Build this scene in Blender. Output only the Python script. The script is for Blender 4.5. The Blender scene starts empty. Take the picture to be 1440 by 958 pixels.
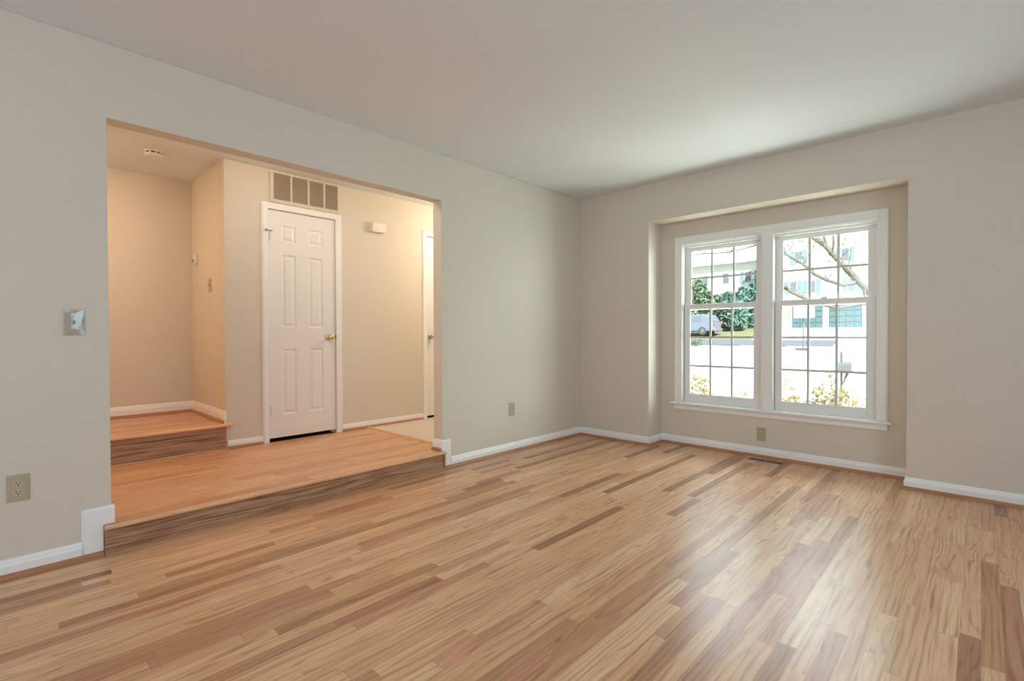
import bpy, bmesh, math, random
from mathutils import Vector, Matrix
rnd = random.Random(7)
S = bpy.context.scene
COL = S.collection
PI = math.pi
H = 2.5285            # ceiling height
FZ = 0.145            # foyer floor level
LZ = 0.36             # stair landing level

# ------------------------------------------------------------------ camera
cam_d = bpy.data.cameras.new('camera')
cam = bpy.data.objects.new('camera', cam_d); COL.objects.link(cam)
cam_d.sensor_fit = 'HORIZONTAL'; cam_d.sensor_width = 36.0
cam_d.lens = 692.421 / 1440 * 36.0
cam_d.clip_start = 0.05; cam_d.clip_end = 400
def _cam():
    y, p, r = math.radians(43.6255), math.radians(-0.689), math.radians(-0.1483)
    fw = Vector((-math.sin(y) * math.cos(p), math.cos(y) * math.cos(p), math.sin(p)))
    rt = Vector((math.cos(y), math.sin(y), 0)); up = rt.cross(fw)
    rt2 = rt * math.cos(r) + up * math.sin(r); up2 = -rt * math.sin(r) + up * math.cos(r)
    M = Matrix((rt2, up2, -fw)).transposed().to_4x4()
    M.translation = Vector((3.1396, -4.3686, 1.0819))
    return M
cam.matrix_world = _cam()
S.camera = cam

# ------------------------------------------------------------------ view, world, sun, lights
S.view_settings.view_transform = 'Standard'
S.view_settings.look = 'None'
S.view_settings.exposure = 0.0
S.view_settings.gamma = 1.0
S.view_settings.use_curve_mapping = False
try:
    S.cycles.max_bounces = 14; S.cycles.diffuse_bounces = 8; S.cycles.glossy_bounces = 5
    S.cycles.transparent_max_bounces = 24; S.cycles.transmission_bounces = 8
    S.cycles.caustics_reflective = False; S.cycles.caustics_refractive = False
    S.cycles.sample_clamp_indirect = 6.0
    S.cycles.use_denoising = True
except Exception:
    pass
W = bpy.data.worlds.new('sky'); S.world = W; W.use_nodes = True
wn = W.node_tree; wn.nodes.clear()
w_out = wn.nodes.new('ShaderNodeOutputWorld'); w_bg = wn.nodes.new('ShaderNodeBackground')
w_sky = wn.nodes.new('ShaderNodeTexSky'); w_mix = wn.nodes.new('ShaderNodeMixRGB')
w_sky.sky_type = 'HOSEK_WILKIE'; w_sky.turbidity = 6.0; w_sky.ground_albedo = 0.4
w_sky.sun_direction = Vector((0.75, -0.35, 0.6)).normalized()
w_mix.blend_type = 'MIX'; w_mix.inputs[0].default_value = 0.65
w_mix.inputs[2].default_value = (0.84, 1.0, 1.0, 1)
wn.links.new(w_sky.outputs[0], w_mix.inputs[1]); wn.links.new(w_mix.outputs[0], w_bg.inputs[0])
wn.links.new(w_bg.outputs[0], w_out.inputs[0])
w_bg.inputs[1].default_value = 2.2

def light(name, kind, loc, energy, color, aim=None, **kw):
    d = bpy.data.lights.new(name, kind); d.energy = energy; d.color = color
    for k, v in kw.items(): setattr(d, k, v)
    o = bpy.data.objects.new(name, d); COL.objects.link(o); o.location = loc
    if aim is not None:
        o.rotation_euler = (Vector(aim) - Vector(loc)).to_track_quat('-Z', 'Y').to_euler()
    return o
light('sun', 'SUN', (12, -10, 20), 17, (1.0, 0.98, 0.94), aim=(0, 0, 5.5), angle=0.01)
# daylight from the windows behind and beside the camera
light('rear_daylight', 'AREA', (2.4, -6.45, 1.45), 42, (0.74, 0.88, 1.0), aim=(1.9, 0, 1.5), shape='RECTANGLE', size=2.6, size_y=1.5)
light('side_daylight', 'AREA', (4.9, -3.0, 1.45), 43, (0.56, 0.81, 1.0), aim=(0, -2.6, 0.9), shape='RECTANGLE', size=1.9, size_y=1.7)
# unseen lights added outside the bay for the daylight of sky, paving and yard
light('sky_fill', 'AREA', (1.2, 3.2, 3.35), 310, (0.80, 0.93, 1.0), aim=(1.9, -1.8, 0.6), shape='RECTANGLE', size=4.5, size_y=1.6)
light('paving_fill', 'AREA', (1.8, 1.15, -0.25), 215, (0.92, 1.0, 0.90), aim=(1.8, -1.2, 2.5), shape='RECTANGLE', size=3.0, size_y=0.9)
light('yard_fill', 'AREA', (4.2, 2.4, 1.5), 190, (0.90, 1.0, 0.96), aim=(0.2, -1.2, 1.3), shape='RECTANGLE', size=1.6, size_y=2.0)
# foyer ceiling lamp round the corner, and the lamp at the top of the stairs
light('foyer_lamp', 'POINT', (-0.55, -0.62, 2.25), 30, (1.0, 0.85, 0.64), shadow_soft_size=0.12)
light('hall_fill', 'POINT', (-0.40, -2.75, 2.40), 11, (1.0, 0.85, 0.67), shadow_soft_size=0.12)  # added unseen fill behind the header, evens the light on the foyer wall
light('stair_lamp', 'AREA', (-1.55, -4.38, 2.46), 14, (1.0, 0.68, 0.42), aim=(-1.75, -3.9, 0.4), shape='DISK', size=0.35)

# ------------------------------------------------------------------ node helper
class NT:
    def __init__(s, name):
        s.m = bpy.data.materials.new(name); s.m.use_nodes = True
        s.t = s.m.node_tree; s.t.nodes.clear()
        s.out = s.t.nodes.new('ShaderNodeOutputMaterial')
    def n(s, typ, **kw):
        x = s.t.nodes.new(typ)
        for k, v in kw.items(): setattr(x, k, v)
        return x
    def put(s, sock, v):
        if v is None: return
        if isinstance(v, bpy.types.NodeSocket): s.t.links.new(v, sock)
        else:
            if isinstance(v, (tuple, list)) and len(v) == 3 and sock.type == 'RGBA': v = (*v, 1)
            sock.default_value = v
    def math(s, op, a, b=None, c=None):
        x = s.n('ShaderNodeMath', operation=op)
        for i, v in enumerate((a, b, c)): s.put(x.inputs[i], v)
        return x.outputs[0]
    def comb(s, x=0.0, y=0.0, z=0.0):
        c = s.n('ShaderNodeCombineXYZ')
        for i, v in enumerate((x, y, z)): s.put(c.inputs[i], v)
        return c.outputs[0]
    def noise(s, vec, scale=1.0, detail=2.0, rough=0.5):
        x = s.n('ShaderNodeTexNoise'); s.put(x.inputs['Vector'], vec)
        x.inputs['Scale'].default_value = scale; x.inputs['Detail'].default_value = detail
        x.inputs['Roughness'].default_value = rough
        return x.outputs[0]
    def white(s, vec):
        x = s.n('ShaderNodeTexWhiteNoise', noise_dimensions='3D'); s.put(x.inputs['Vector'], vec)
        return x.outputs['Value']
    def ramp(s, fac, stops, interp='LINEAR'):
        r = s.n('ShaderNodeValToRGB'); s.put(r.inputs[0], fac); e = r.color_ramp; e.interpolation = interp
        while len(e.elements) < len(stops): e.elements.new(0.5)
        for el, (p, c) in zip(e.elements, stops):
            el.position = p; el.color = (*c, 1)
        return r.outputs[0]
    def mix(s, fac, a, b, mode='MIX'):
        x = s.n('ShaderNodeMixRGB', blend_type=mode)
        s.put(x.inputs[0], fac); s.put(x.inputs[1], a); s.put(x.inputs[2], b)
        return x.outputs[0]
    def bsdf(s, color, rough=0.5, spec=0.5, metal=0.0, normal=None, coat=0.0):
        b = s.n('ShaderNodeBsdfPrincipled')
        s.put(b.inputs['Base Color'], color); s.put(b.inputs['Roughness'], rough)
        s.put(b.inputs['Specular IOR Level'], spec); s.put(b.inputs['Metallic'], metal)
        if coat: b.inputs['Coat Weight'].default_value = coat; b.inputs['Coat Roughness'].default_value = 0.1
        if normal is not None: s.put(b.inputs['Normal'], normal)
        s.t.links.new(b.outputs[0], s.out.inputs[0])
        return b
    def bump(s, h, strength=0.1, dist=0.001):
        b = s.n('ShaderNodeBump'); s.put(b.inputs['Height'], h)
        b.inputs['Strength'].default_value = strength; b.inputs['Distance'].default_value = dist
        return b.outputs[0]
    def pos(s):
        return s.n('ShaderNodeNewGeometry').outputs['Position']
    def sep(s, v):
        x = s.n('ShaderNodeSeparateXYZ'); s.put(x.inputs[0], v); return x.outputs

def lin(r, g, b):
    f = lambda c: (c / 255 / 12.92) if c / 255 <= 0.04045 else ((c / 255 + 0.055) / 1.055) ** 2.4
    return (f(r), f(g), f(b))

def paint(name, c, rough=0.6, bump=0.06, var=0.03, spec=0.3):
    t = NT(name); p = t.pos()
    n1 = t.noise(p, 1.3, 3); n2 = t.noise(p, 260, 2)
    col = t.mix(n1, tuple(x * (1 - var) for x in c), tuple(min(1, x * (1 + var)) for x in c))
    t.bsdf(col, rough, spec, normal=t.bump(n2, bump, 0.0006))
    return t.m

def plain(name, c, rough=0.4, metal=0.0, spec=0.5, var=0.05, scale=25, coat=0.0):
    t = NT(name); n = t.noise(t.pos(), scale, 3)
    col = t.mix(n, tuple(x * (1 - var) for x in c), tuple(min(1, x * (1 + var)) for x in c))
    t.bsdf(col, rough, spec, metal, coat=coat)
    return t.m

def oak(name, across, along, stops, planks=True, w=0.0572, contrast=1.0, rough=0.29, ring_amp=1.0, stretch=1.0):
    t = NT(name); ps = t.sep(t.pos()); A, L = ps[across], ps[along]
    if planks:
        q = t.math('DIVIDE', A, w); row = t.math('FLOOR', q); fa = t.math('FRACT', q)
        r1 = t.white(t.comb(row, 3.3, 1.7)); r2 = t.white(t.comb(row, 9.1, 4.2))
        ln = t.math('MULTIPLY_ADD', r1, 0.55, 0.36)
        tt = t.math('DIVIDE', t.math('MULTIPLY_ADD', r2, 7.0, t.math('ADD', L, 20.0)), ln)
        i1 = t.math('FLOOR', tt); i2 = t.math('FLOOR', t.math('MULTIPLY', tt, 0.5))
        pair = t.math('GREATER_THAN', t.white(t.comb(row, i2, 7.7)), 0.42)
        idx = t.math('ADD', t.math('MULTIPLY', pair, t.math('MULTIPLY_ADD', i2, 2.0, 0.37)),
                     t.math('MULTIPLY', t.math('SUBTRACT', 1.0, pair), i1))
        s1 = t.white(t.comb(row, idx, 0.5)); s2 = t.white(t.comb(row, idx, 5.5)); s3 = t.white(t.comb(row, idx, 8.5))
    else:
        s1, s2, s3 = 0.45, 0.5, 0.8; fa = None
    base = t.ramp(s1, stops)
    off = t.math('MULTIPLY', s2, 37.0) if planks else 11.0
    # growth rings: a warped distance gives straight grain on some boards, cathedrals on others
    amp = t.math('MULTIPLY_ADD', t.math('POWER', s3, 2.0), 8.0 * ring_amp, 1.6) if planks else 6.0 * ring_amp
    warp = t.noise(t.comb(t.math('MULTIPLY_ADD', A, 14.0, off), t.math('MULTIPLY', L, 2.0 * stretch), off), 1.0, 2.0, 0.45)
    fq = t.math('MULTIPLY_ADD', s2, 230.0, 110.0) if planks else 260.0
    ph = t.math('MULTIPLY_ADD', A, fq, t.math('MULTIPLY', t.math('MULTIPLY', warp, amp), 6.0))
    ring = t.math('MULTIPLY_ADD', t.math('SINE', ph), 0.5, 0.5)
    ring = t.math('POWER', ring, 2.6)
    fine = t.noise(t.comb(t.math('MULTIPLY_ADD', A, 420.0, off), t.math('MULTIPLY', L, 4.0), off), 1.0, 4.0, 0.65)
    broad = t.noise(t.comb(t.math('MULTIPLY_ADD', A, 30.0, off), t.math('MULTIPLY', L, 3.0), off), 1.0, 2.0, 0.5)
    fade = t.math('MAXIMUM', t.math('MINIMUM', t.math('MULTIPLY_ADD', t.noise(t.comb(t.math('MULTIPLY_ADD', A, 45.0, off), t.math('MULTIPLY', L, 2.2), 6.0), 1.0, 2.0), 3.2, -1.1), 1.0), 0.12)
    ring = t.math('MULTIPLY', ring, fade)
    col = t.mix(t.math('MULTIPLY', ring, 0.78 * contrast), base, t.mix(1.0, base, (0.52, 0.40, 0.32), 'MULTIPLY'))
    fm = t.math('MULTIPLY', t.math('SUBTRACT', fine, 0.42), 2.3 * contrast)
    fm = t.math('MAXIMUM', t.math('MINIMUM', fm, 0.55), 0.0)
    col = t.mix(fm, col, t.mix(1.0, col, (0.62, 0.50, 0.42), 'MULTIPLY'))
    bm = t.math('MULTIPLY', t.math('MAXIMUM', t.math('SUBTRACT', broad, 0.50), 0.0), 2.0 * contrast)
    col = t.mix(bm, col, t.mix(1.0, col, (0.66, 0.52, 0.45), 'MULTIPLY'))
    # a few dark mineral streaks and knots
    kn = t.noise(t.comb(t.math('MULTIPLY_ADD', A, 26.0, off), t.math('MULTIPLY', L, 4.5), 3.1), 1.0, 2.0, 0.6)
    km = t.math('MULTIPLY', t.math('MAXIMUM', t.math('SUBTRACT', kn, 0.70), 0.0), 6.0)
    col = t.mix(t.math('MINIMUM', km, 0.7), col, t.mix(1.0, col, (0.40, 0.28, 0.22), 'MULTIPLY'))
    h = t.math('MULTIPLY', fine, 0.35)
    if planks:
        e1 = t.math('LESS_THAN', t.math('MINIMUM', fa, t.math('SUBTRACT', 1.0, fa)), 0.0045 / w * 0.12)
        fe = t.math('FRACT', tt)
        fe2 = t.math('FRACT', t.math('MULTIPLY', tt, 0.5))
        e2a = t.math('LESS_THAN', t.math('MULTIPLY', fe, ln), 0.0012)
        e2b = t.math('LESS_THAN', t.math('MULTIPLY', t.math('MULTIPLY', fe2, 2.0), ln), 0.0012)
        e2 = t.math('ADD', t.math('MULTIPLY', pair, e2b), t.math('MULTIPLY', t.math('SUBTRACT', 1.0, pair), e2a))
        ee = t.math('MINIMUM', t.math('ADD', e1, e2), 1.0)
        col = t.mix(t.math('MULTIPLY', ee, 0.5), col, (0.10, 0.05, 0.03))
        h = t.math('SUBTRACT', h, ee)
    wob = t.noise(t.comb(t.math('MULTIPLY', A, 7.0), t.math('MULTIPLY', L, 2.0), 0.0), 1.0, 2.0)
    rg = t.math('MULTIPLY_ADD', t.math('ADD', fine, wob), 0.07, rough - 0.06)
    t.bsdf(col, rg, 0.5, normal=t.bump(t.math('ADD', h, t.math('MULTIPLY', wob, 0.9)), 0.12, 0.0006))
    return t.m

OAK = [(0.0, lin(158, 113, 82)), (0.08, lin(186, 138, 102)), (0.26, lin(218, 171, 130)), (0.62, lin(224, 180, 138)),
       (0.85, lin(232, 194, 154)), (0.94, lin(210, 152, 120)), (1.0, lin(174, 122, 94))]
OAKF = [(0.0, lin(204, 150, 112)), (0.3, lin(222, 172, 130)), (0.7, lin(230, 184, 142)), (1.0, lin(214, 162, 124))]
OAKD = [(0.0, lin(176, 142, 114)), (0.5, lin(186, 152, 122)), (1.0, lin(176, 142, 114))]
M = {}
M['wall'] = paint('wall_paint', (0.68, 0.625, 0.54), 0.62)
M['ceil'] = paint('ceiling_paint', (0.73, 0.775, 0.81), 0.75, bump=0.1)
M['trim'] = paint('trim_paint', (0.87, 0.87, 0.87), 0.32, bump=0.02, var=0.01, spec=0.5)
M['door'] = paint('door_paint', (0.82, 0.81, 0.80), 0.34, bump=0.04, var=0.01, spec=0.5)
M['vinyl'] = plain('window_vinyl', (0.80, 0.80, 0.79), 0.35, var=0.01)
M['floor'] = oak('oak_floor', 0, 1, OAK)
M['foyer'] = oak('oak_foyer_floor', 0, 1, OAKF, w=0.083)
M['nosing'] = oak('oak_nosing', 0, 1, OAKF, planks=False, contrast=0.6)
M['riser'] = oak('oak_riser', 2, 1, OAKD, planks=False, contrast=2.1, rough=0.4, ring_amp=0.8, stretch=0.55)
M['shoe'] = oak('oak_shoe', 2, 1, [(0.0, lin(176, 124, 86)), (1.0, lin(186, 134, 94))], planks=False, contrast=0.7, rough=0.35)
M['shoe_x'] = oak('oak_shoe_x', 2, 0, [(0.0, lin(176, 124, 86)), (1.0, lin(186, 134, 94))], planks=False, contrast=0.7, rough=0.35)
M['brass'] = plain('polished_brass', (0.80, 0.60, 0.26), 0.16, 1.0)
M['nickel'] = plain('brushed_nickel', (0.55, 0.54, 0.53), 0.28, 1.0)
M['hinge'] = plain('painted_hinge', (0.66, 0.63, 0.60), 0.3, 0.0)
M['steel'] = plain('dark_steel', (0.22, 0.19, 0.16), 0.35, 0.9)
M['almond'] = plain('almond_plastic', lin(178, 168, 142), 0.35, var=0.02)
M['almond_hi'] = plain('almond_receptacle', lin(190, 180, 155), 0.3, var=0.02)
M['cover'] = plain('glossy_plate', lin(172, 168, 152), 0.10, var=0.02, coat=1.0)
M['dark'] = plain('dark_recess', (0.012, 0.010, 0.009), 0.8)
M['white_pl'] = plain('white_plastic', (0.78, 0.74, 0.71), 0.4, var=0.02)
M['grille'] = paint('grille_paint', (0.66, 0.60, 0.50), 0.5, bump=0.02)
M['louver'] = paint('louver_shade_paint', (0.46, 0.39, 0.31), 0.5, bump=0.02)  # darker than the frame, shading of the louvers put into the colour
M['shade_backing'] = plain('slot_shade_backing', (0.22, 0.175, 0.135), 0.7)  # sheet behind the louvers, tone of the shaded slots in its colour
M['register'] = plain('register_bronze', lin(126, 112, 92), 0.4, 0.3)

def tile_mat():
    t = NT('foyer_tile'); ps = t.sep(t.pos())
    gx = t.math('FRACT', t.math('DIVIDE', t.math('ADD', ps[0], 5.02), 0.152)); gy = t.math('FRACT', t.math('DIVIDE', t.math('ADD', ps[1], 5.0), 0.61))
    e = t.math('MINIMUM', t.math('ADD', t.math('LESS_THAN', gx, 0.02), t.math('LESS_THAN', gy, 0.006)), 1.0)
    n = t.noise(t.comb(t.math('MULTIPLY', ps[0], 30), t.math('MULTIPLY', ps[1], 5), 0.0), 1.0, 3)
    c = t.mix(n, lin(205, 192, 178), lin(226, 214, 200))
    t.bsdf(t.mix(t.math('MULTIPLY', e, 0.35), c, lin(150, 135, 120)), 0.3)
    return t.m
M['tile'] = tile_mat()

def glass_mat():
    t = NT('window_glass')
    tr = t.n('ShaderNodeBsdfTransparent'); gl = t.n('ShaderNodeBsdfGlossy'); gl.inputs['Roughness'].default_value = 0.02
    tr.inputs[0].default_value = (0.95, 0.975, 0.96, 1)
    g = t.n('ShaderNodeNewGeometry'); dp = t.n('ShaderNodeVectorMath', operation='DOT_PRODUCT')
    t.put(dp.inputs[0], g.outputs['Normal']); t.put(dp.inputs[1], g.outputs['Incoming'])
    c1 = t.math('SUBTRACT', 1.0, t.math('ABSOLUTE', dp.outputs['Value']))
    fr = t.math('MULTIPLY_ADD', t.math('POWER', c1, 5.0), 0.96, 0.04)
    mx = t.n('ShaderNodeMixShader')
    t.put(mx.inputs[0], fr)
    t.t.links.new(tr.outputs[0], mx.inputs[1]); t.t.links.new(gl.outputs[0], mx.inputs[2]); t.t.links.new(mx.outputs[0], t.out.inputs[0])
    return t.m
M['glass'] = glass_mat()

# ------------------------------------------------------------------ mesh helpers
def obj(name, bm, mat, parent=None, smooth=False, bevel=0.0, kind=None, label=None, cat=None, group=None, world=True):
    bmesh.ops.recalc_face_normals(bm, faces=bm.faces)
    me = bpy.data.meshes.new(name); bm.to_mesh(me); bm.free()
    me.materials.append(M[mat] if isinstance(mat, str) else mat)
    if smooth:
        for p in me.polygons: p.use_smooth = True
    o = bpy.data.objects.new(name, me); COL.objects.link(o)
    if parent is not None:
        o.parent = parent
        if world: o.matrix_parent_inverse = WORLD[parent.name].inverted()
    WORLD[o.name] = WORLD[parent.name].copy() if (parent is not None and not world) else Matrix.Identity(4)
    if bevel:
        b = o.modifiers.new('bevel', 'BEVEL'); b.width = bevel; b.segments = 2; b.limit_method = 'ANGLE'; b.angle_limit = 0.6
    tag(o, kind, label, cat, group)
    return o
WORLD = {}
def tag(o, kind=None, label=None, cat=None, group=None):
    for k, v in (('kind', kind), ('label', label), ('category', cat), ('group', group)):
        if v: o[k] = v
def empty(name, loc, rz=0.0, **kw):
    o = bpy.data.objects.new(name, None); COL.objects.link(o)
    o.location = loc; o.rotation_euler = (0, 0, rz); o.empty_display_size = 0.1
    WORLD[o.name] = Matrix.Translation(loc) @ Matrix.Rotation(rz, 4, 'Z')
    tag(o, **kw); return o
BM = bmesh.new
def box(bm, x0, x1, y0, y1, z0, z1):
    v = [bm.verts.new(p) for p in ((x0, y0, z0), (x1, y0, z0), (x1, y1, z0), (x0, y1, z0), (x0, y0, z1), (x1, y0, z1), (x1, y1, z1), (x0, y1, z1))]
    for f in ((3, 2, 1, 0), (4, 5, 6, 7), (0, 1, 5, 4), (1, 2, 6, 5), (2, 3, 7, 6), (3, 0, 4, 7)):
        bm.faces.new([v[i] for i in f])
    return bm
def boxb(*a): return box(BM(), *a)
def prism(bm, pts, f0, f1):
    """pts 2-D polygon; f0/f1 map (a,b) to the two end positions"""
    a = [bm.verts.new(f0(*p)) for p in pts]; b = [bm.verts.new(f1(*p)) for p in pts]
    n = len(pts)
    bm.faces.new(a); bm.faces.new(b[::-1])
    for i in range(n): bm.faces.new((a[i], b[i], b[(i + 1) % n], a[(i + 1) % n]))
    return bm
def lathe(bm, prof, mat4, seg=24):
    """prof: (r, h) pairs, axis local z"""
    rings = []
    for r, h in prof:
        if r < 1e-6: rings.append([bm.verts.new(mat4 @ Vector((0, 0, h)))])
        else: rings.append([bm.verts.new(mat4 @ Vector((r * math.cos(2 * PI * i / seg), r * math.sin(2 * PI * i / seg), h))) for i in range(seg)])
    for a, b in zip(rings, rings[1:]):
        for i in range(seg):
            j = (i + 1) % seg
            if len(a) == 1 and len(b) == 1: continue
            if len(a) == 1: bm.faces.new((a[0], b[i], b[j]))
            elif len(b) == 1: bm.faces.new((a[i], b[0], a[j]))
            else: bm.faces.new((a[i], b[i], b[j], a[j]))
    return bm
def tube(bm, pts, rads, seg=8):
    pts = [Vector(p) for p in pts]; rings = []
    for i, p in enumerate(pts):
        d = (pts[min(i + 1, len(pts) - 1)] - pts[max(i - 1, 0)]).normalized()
        u = d.cross(Vector((0.13, 0.2, 1))).normalized(); v = d.cross(u)
        rings.append([bm.verts.new(p + (u * math.cos(2 * PI * k / seg) + v * math.sin(2 * PI * k / seg)) * rads[i]) for k in range(seg)])
    for a, b in zip(rings, rings[1:]):
        for k in range(seg): bm.faces.new((a[k], a[(k + 1) % seg], b[(k + 1) % seg], b[k]))
    bm.faces.new(rings[0]); bm.faces.new(rings[-1][::-1])
    return bm

# ------------------------------------------------------------------ room shell
X1, Y0 = 5.0, -6.6
YL, YR, OT, TW = -3.978, -1.892, 2.161, 0.11      # opening in the left wall
DX = -1.349                                        # foyer wall with the doors
AY, AX = -3.07, -2.30                              # stair alcove
RX0, RX1, RD, RT = 0.8045, 2.767, 0.265, 2.168     # window bay
SK = dict(kind='structure')
b = BM(); box(b, 0.03, X1, Y0, 0.0, -0.2, 0.0); box(b, -0.06, 0.03, Y0, -4.0, -0.2, 0.0); box(b, -0.06, 0.03, -1.9, 0.0, -0.2, 0.0); box(b, RX0, RX1, 0.0, RD + 0.01, -0.2, 0.0)
obj('floor', b, 'floor', label='varnished oak strip floor of the living room', **SK)
b = BM(); box(b, DX - 0.003, -TW, -4.6, -1.795, -0.2, FZ); box(b, -TW, 0.028, YL, YR, -0.2, FZ)
obj('floor_foyer', b, 'foyer', label='reddish oak floor of the raised foyer', **SK)
obj('floor_tile', boxb(DX - 0.003, -TW, -1.765, 0.5, -0.2, FZ + 0.004), 'tile', label='pale tile floor at the far end of the foyer', **SK)
obj('ceiling', boxb(-2.5, X1 + 0.1, Y0 - 0.1, 0.5, H, H + 0.15), 'ceil', label='smooth painted ceiling', **SK)
b = prism(BM(), [(Y0, -0.2), (YL, -0.2), (YL, OT), (YR, OT), (YR, -0.2), (0.0, -0.2), (0.0, H), (Y0, H)], lambda a, c: (-TW, a, c), lambda a, c: (0.0, a, c))
obj('wall_left', b, 'wall', bevel=0.004, label='cream wall with the wide opening to the foyer', **SK)
# front wall with the recessed bay and the two window openings
WX = [(1.024, 1.745), (1.839, 2.563)]; WZ0, WZ1 = 0.405, 1.948; BY = 0.42
b = BM()
box(b, -TW, RX0, 0, BY, -0.2, H); box(b, RX1, X1, 0, BY, -0.2, H); box(b, RX0, RX1, 0, BY, RT, H)
box(b, RX0, WX[0][0], RD, BY, -0.2, RT); box(b, WX[1][1], RX1, RD, BY, -0.2, RT)
box(b, WX[0][0], WX[1][1], RD, BY, -0.2, WZ0); box(b, WX[0][0], WX[1][1], RD, BY, WZ1, RT); box(b, WX[0][1], WX[1][0], RD, BY, WZ0, WZ1)
obj('wall_front', b, 'wall', label='cream front wall with the shallow window bay', **SK)
obj('wall_right', boxb(X1, X1 + 0.1, Y0, BY, -0.2, H), 'wall', label='plain cream wall beyond the frame', **SK)
obj('wall_rear', boxb(-TW, X1, Y0 - 0.1, Y0, -0.2, H), 'wall', label='plain cream wall behind the viewer', **SK)
D1 = (-2.728, -2.116); D2 = (-1.045, -0.30); DZ = 2.180
b = prism(BM(), [(AY, -0.2), (D1[0], -0.2), (D1[0], DZ), (D1[1], DZ), (D1[1], -0.2), (D2[0], -0.2), (D2[0], DZ), (D2[1], DZ), (D2[1], -0.2), (0.5, -0.2), (0.5, H), (AY, H)], lambda a, c: (DX - 0.11, a, c), lambda a, c: (DX, a, c))
obj('wall_alcove_side', boxb(AX, DX - 0.11, AY, AY + 0.10, -0.2, H), 'wall', label='side wall of the stair alcove with the small switch', **SK)
obj('wall_foyer', b, 'wall', bevel=0.004, label='foyer wall with the white closet door and return air grille', **SK)
obj('wall_alcove', boxb(AX - 0.1, AX, -4.7, AY + 0.1, -0.2, H), 'wall', label='plain wall behind the stair landing', **SK)
obj('wall_stair', boxb(AX, -TW, -4.7, -4.6, -0.2, H), 'wall', label='end wall of the foyer beside the stairs', **SK)
obj('wall_entry', boxb(DX, -TW, 0.4, 0.5, -0.2, H), 'wall', label='end wall of the foyer past the tile', **SK)
# closets behind the two doors
for d in (D1, D2):
    b = BM(); box(b, DX - 0.62, DX - 0.60, d[0], d[1], 0, 2.3); box(b, DX - 0.60, DX - 0.11, d[0] - 0.02, d[0], 0, 2.3); box(b, DX - 0.60, DX - 0.11, d[1], d[1] + 0.02, 0, 2.3); box(b, DX - 0.62, DX - 0.11, d[0], d[1], 2.3, 2.32); box(b, DX - 0.62, DX - 0.004, d[0], d[1], 0.0, FZ - 0.002)
    obj('wall_closet', b, 'dark', label='dark inside of the closet behind the brass knob door' if d is D1 else 'dark space behind the half hidden foyer door', **SK)

# landing step
b = BM()
box(b, AX, -1.335, -4.6, AY, FZ, LZ - 0.03)
obj('floor_landing', boxb(AX, DX + 0.005, -4.6, AY, LZ - 0.03, LZ), 'foyer', label='oak stair landing in the alcove', **SK)
st = obj('landing_step', b, 'riser', kind='structure', label='oak step up to the stair landing with dark grained riser', cat='step')
def nosing_x(y0, y1, x0, x1, z1, th, parent, name='nosing', mat='nosing'):
    """rounded tread edge running along y"""
    r = th / 2; pts = [(x0, z1), (x1 - r, z1)] + [(x1 - r + r * math.cos(a), z1 - r + r * math.sin(a)) for a in [PI / 2 - PI * k / 8 for k in range(1, 8)]] + [(x1 - r, z1 - th), (x0, z1 - th)]
    bm = prism(BM(), pts, lambda a, c: (a, y0, c), lambda a, c: (a, y1, c))
    return obj(name, bm, mat, parent, bevel=0.003)
nosing_x(-4.6, -3.025, DX + 0.005, -1.303, LZ, 0.030, st)
obj('shoe_molding', boxb(-1.335, -1.322, -4.6, AY + 0.02, FZ, FZ + 0.012), 'nosing', st, bevel=0.003)

# entry step
st = obj('entry_step', boxb(0.012, 0.030, -4.008, -1.890, 0.0, FZ - 0.02), 'riser', kind='structure', label='long oak step with rounded nosing up to the foyer', cat='step')
nosing_x(-4.010, -1.888, 0.02, 0.052, FZ + 0.002, 0.022, st)
obj('shoe_molding', prism(BM(), [(0.030, 0), (0.046, 0), (0.044, 0.008), (0.036, 0.016), (0.030, 0.019)], lambda a, c: (a, -4.008, c), lambda a, c: (a, -1.905, c)), 'shoe', st)
obj('end_trim', boxb(0.030, 0.038, -1.906, -1.888, 0.0, FZ - 0.02), 'shoe', st, bevel=0.002)

# threshold between oak and tile
obj('trim_threshold', prism(BM(), [(-1.800, FZ), (-1.760, FZ), (-1.763, FZ + 0.010), (-1.772, FZ + 0.013), (-1.788, FZ + 0.013), (-1.797, FZ + 0.006)], lambda a, c: (-1.335, a, c), lambda a, c: (-TW, a, c)), 'nosing', label='rounded oak threshold between oak and tile', **SK)

# baseboards with oak shoe moulding
BBH = 0.0845
def bb_prof(z0, h): return [(0, z0), (0.013, z0), (0.013, z0 + h * 0.66), (0.010, z0 + h * 0.76), (0.008, z0 + h * 0.90), (0.005, z0 + h), (0, z0 + h)]
def shoe_prof(z0): return [(0.013, z0), (0.030, z0), (0.029, z0 + 0.008), (0.024, z0 + 0.017), (0.017, z0 + 0.022), (0.013, z0 + 0.023)]
def baseboard(name, p0, p1, nrm, z0=0.0, h=BBH, m0=0, m1=0, shoe=True, label=None):
    """runs from p0 to p1, nrm is the direction into the room; m0/m1: +1 lengthens with depth (outside corner), -1 shortens (inside corner)"""
    p0, p1, n = Vector((*p0, 0)), Vector((*p1, 0)), Vector((*nrm, 0)); d = (p1 - p0).normalized()
    f0 = lambda a, c: p0 + n * a - d * (a * m0) + Vector((0, 0, c)); f1 = lambda a, c: p1 + n * a + d * (a * m1) + Vector((0, 0, c))
    o = obj(name, prism(BM(), bb_prof(z0, h), f0, f1), 'trim', label=label, **SK)
    if shoe: obj('shoe_molding', prism(BM(), shoe_prof(z0), f0, f1), 'shoe' if abs(d.y) > 0.5 else 'shoe_x', o)
    return o
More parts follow.
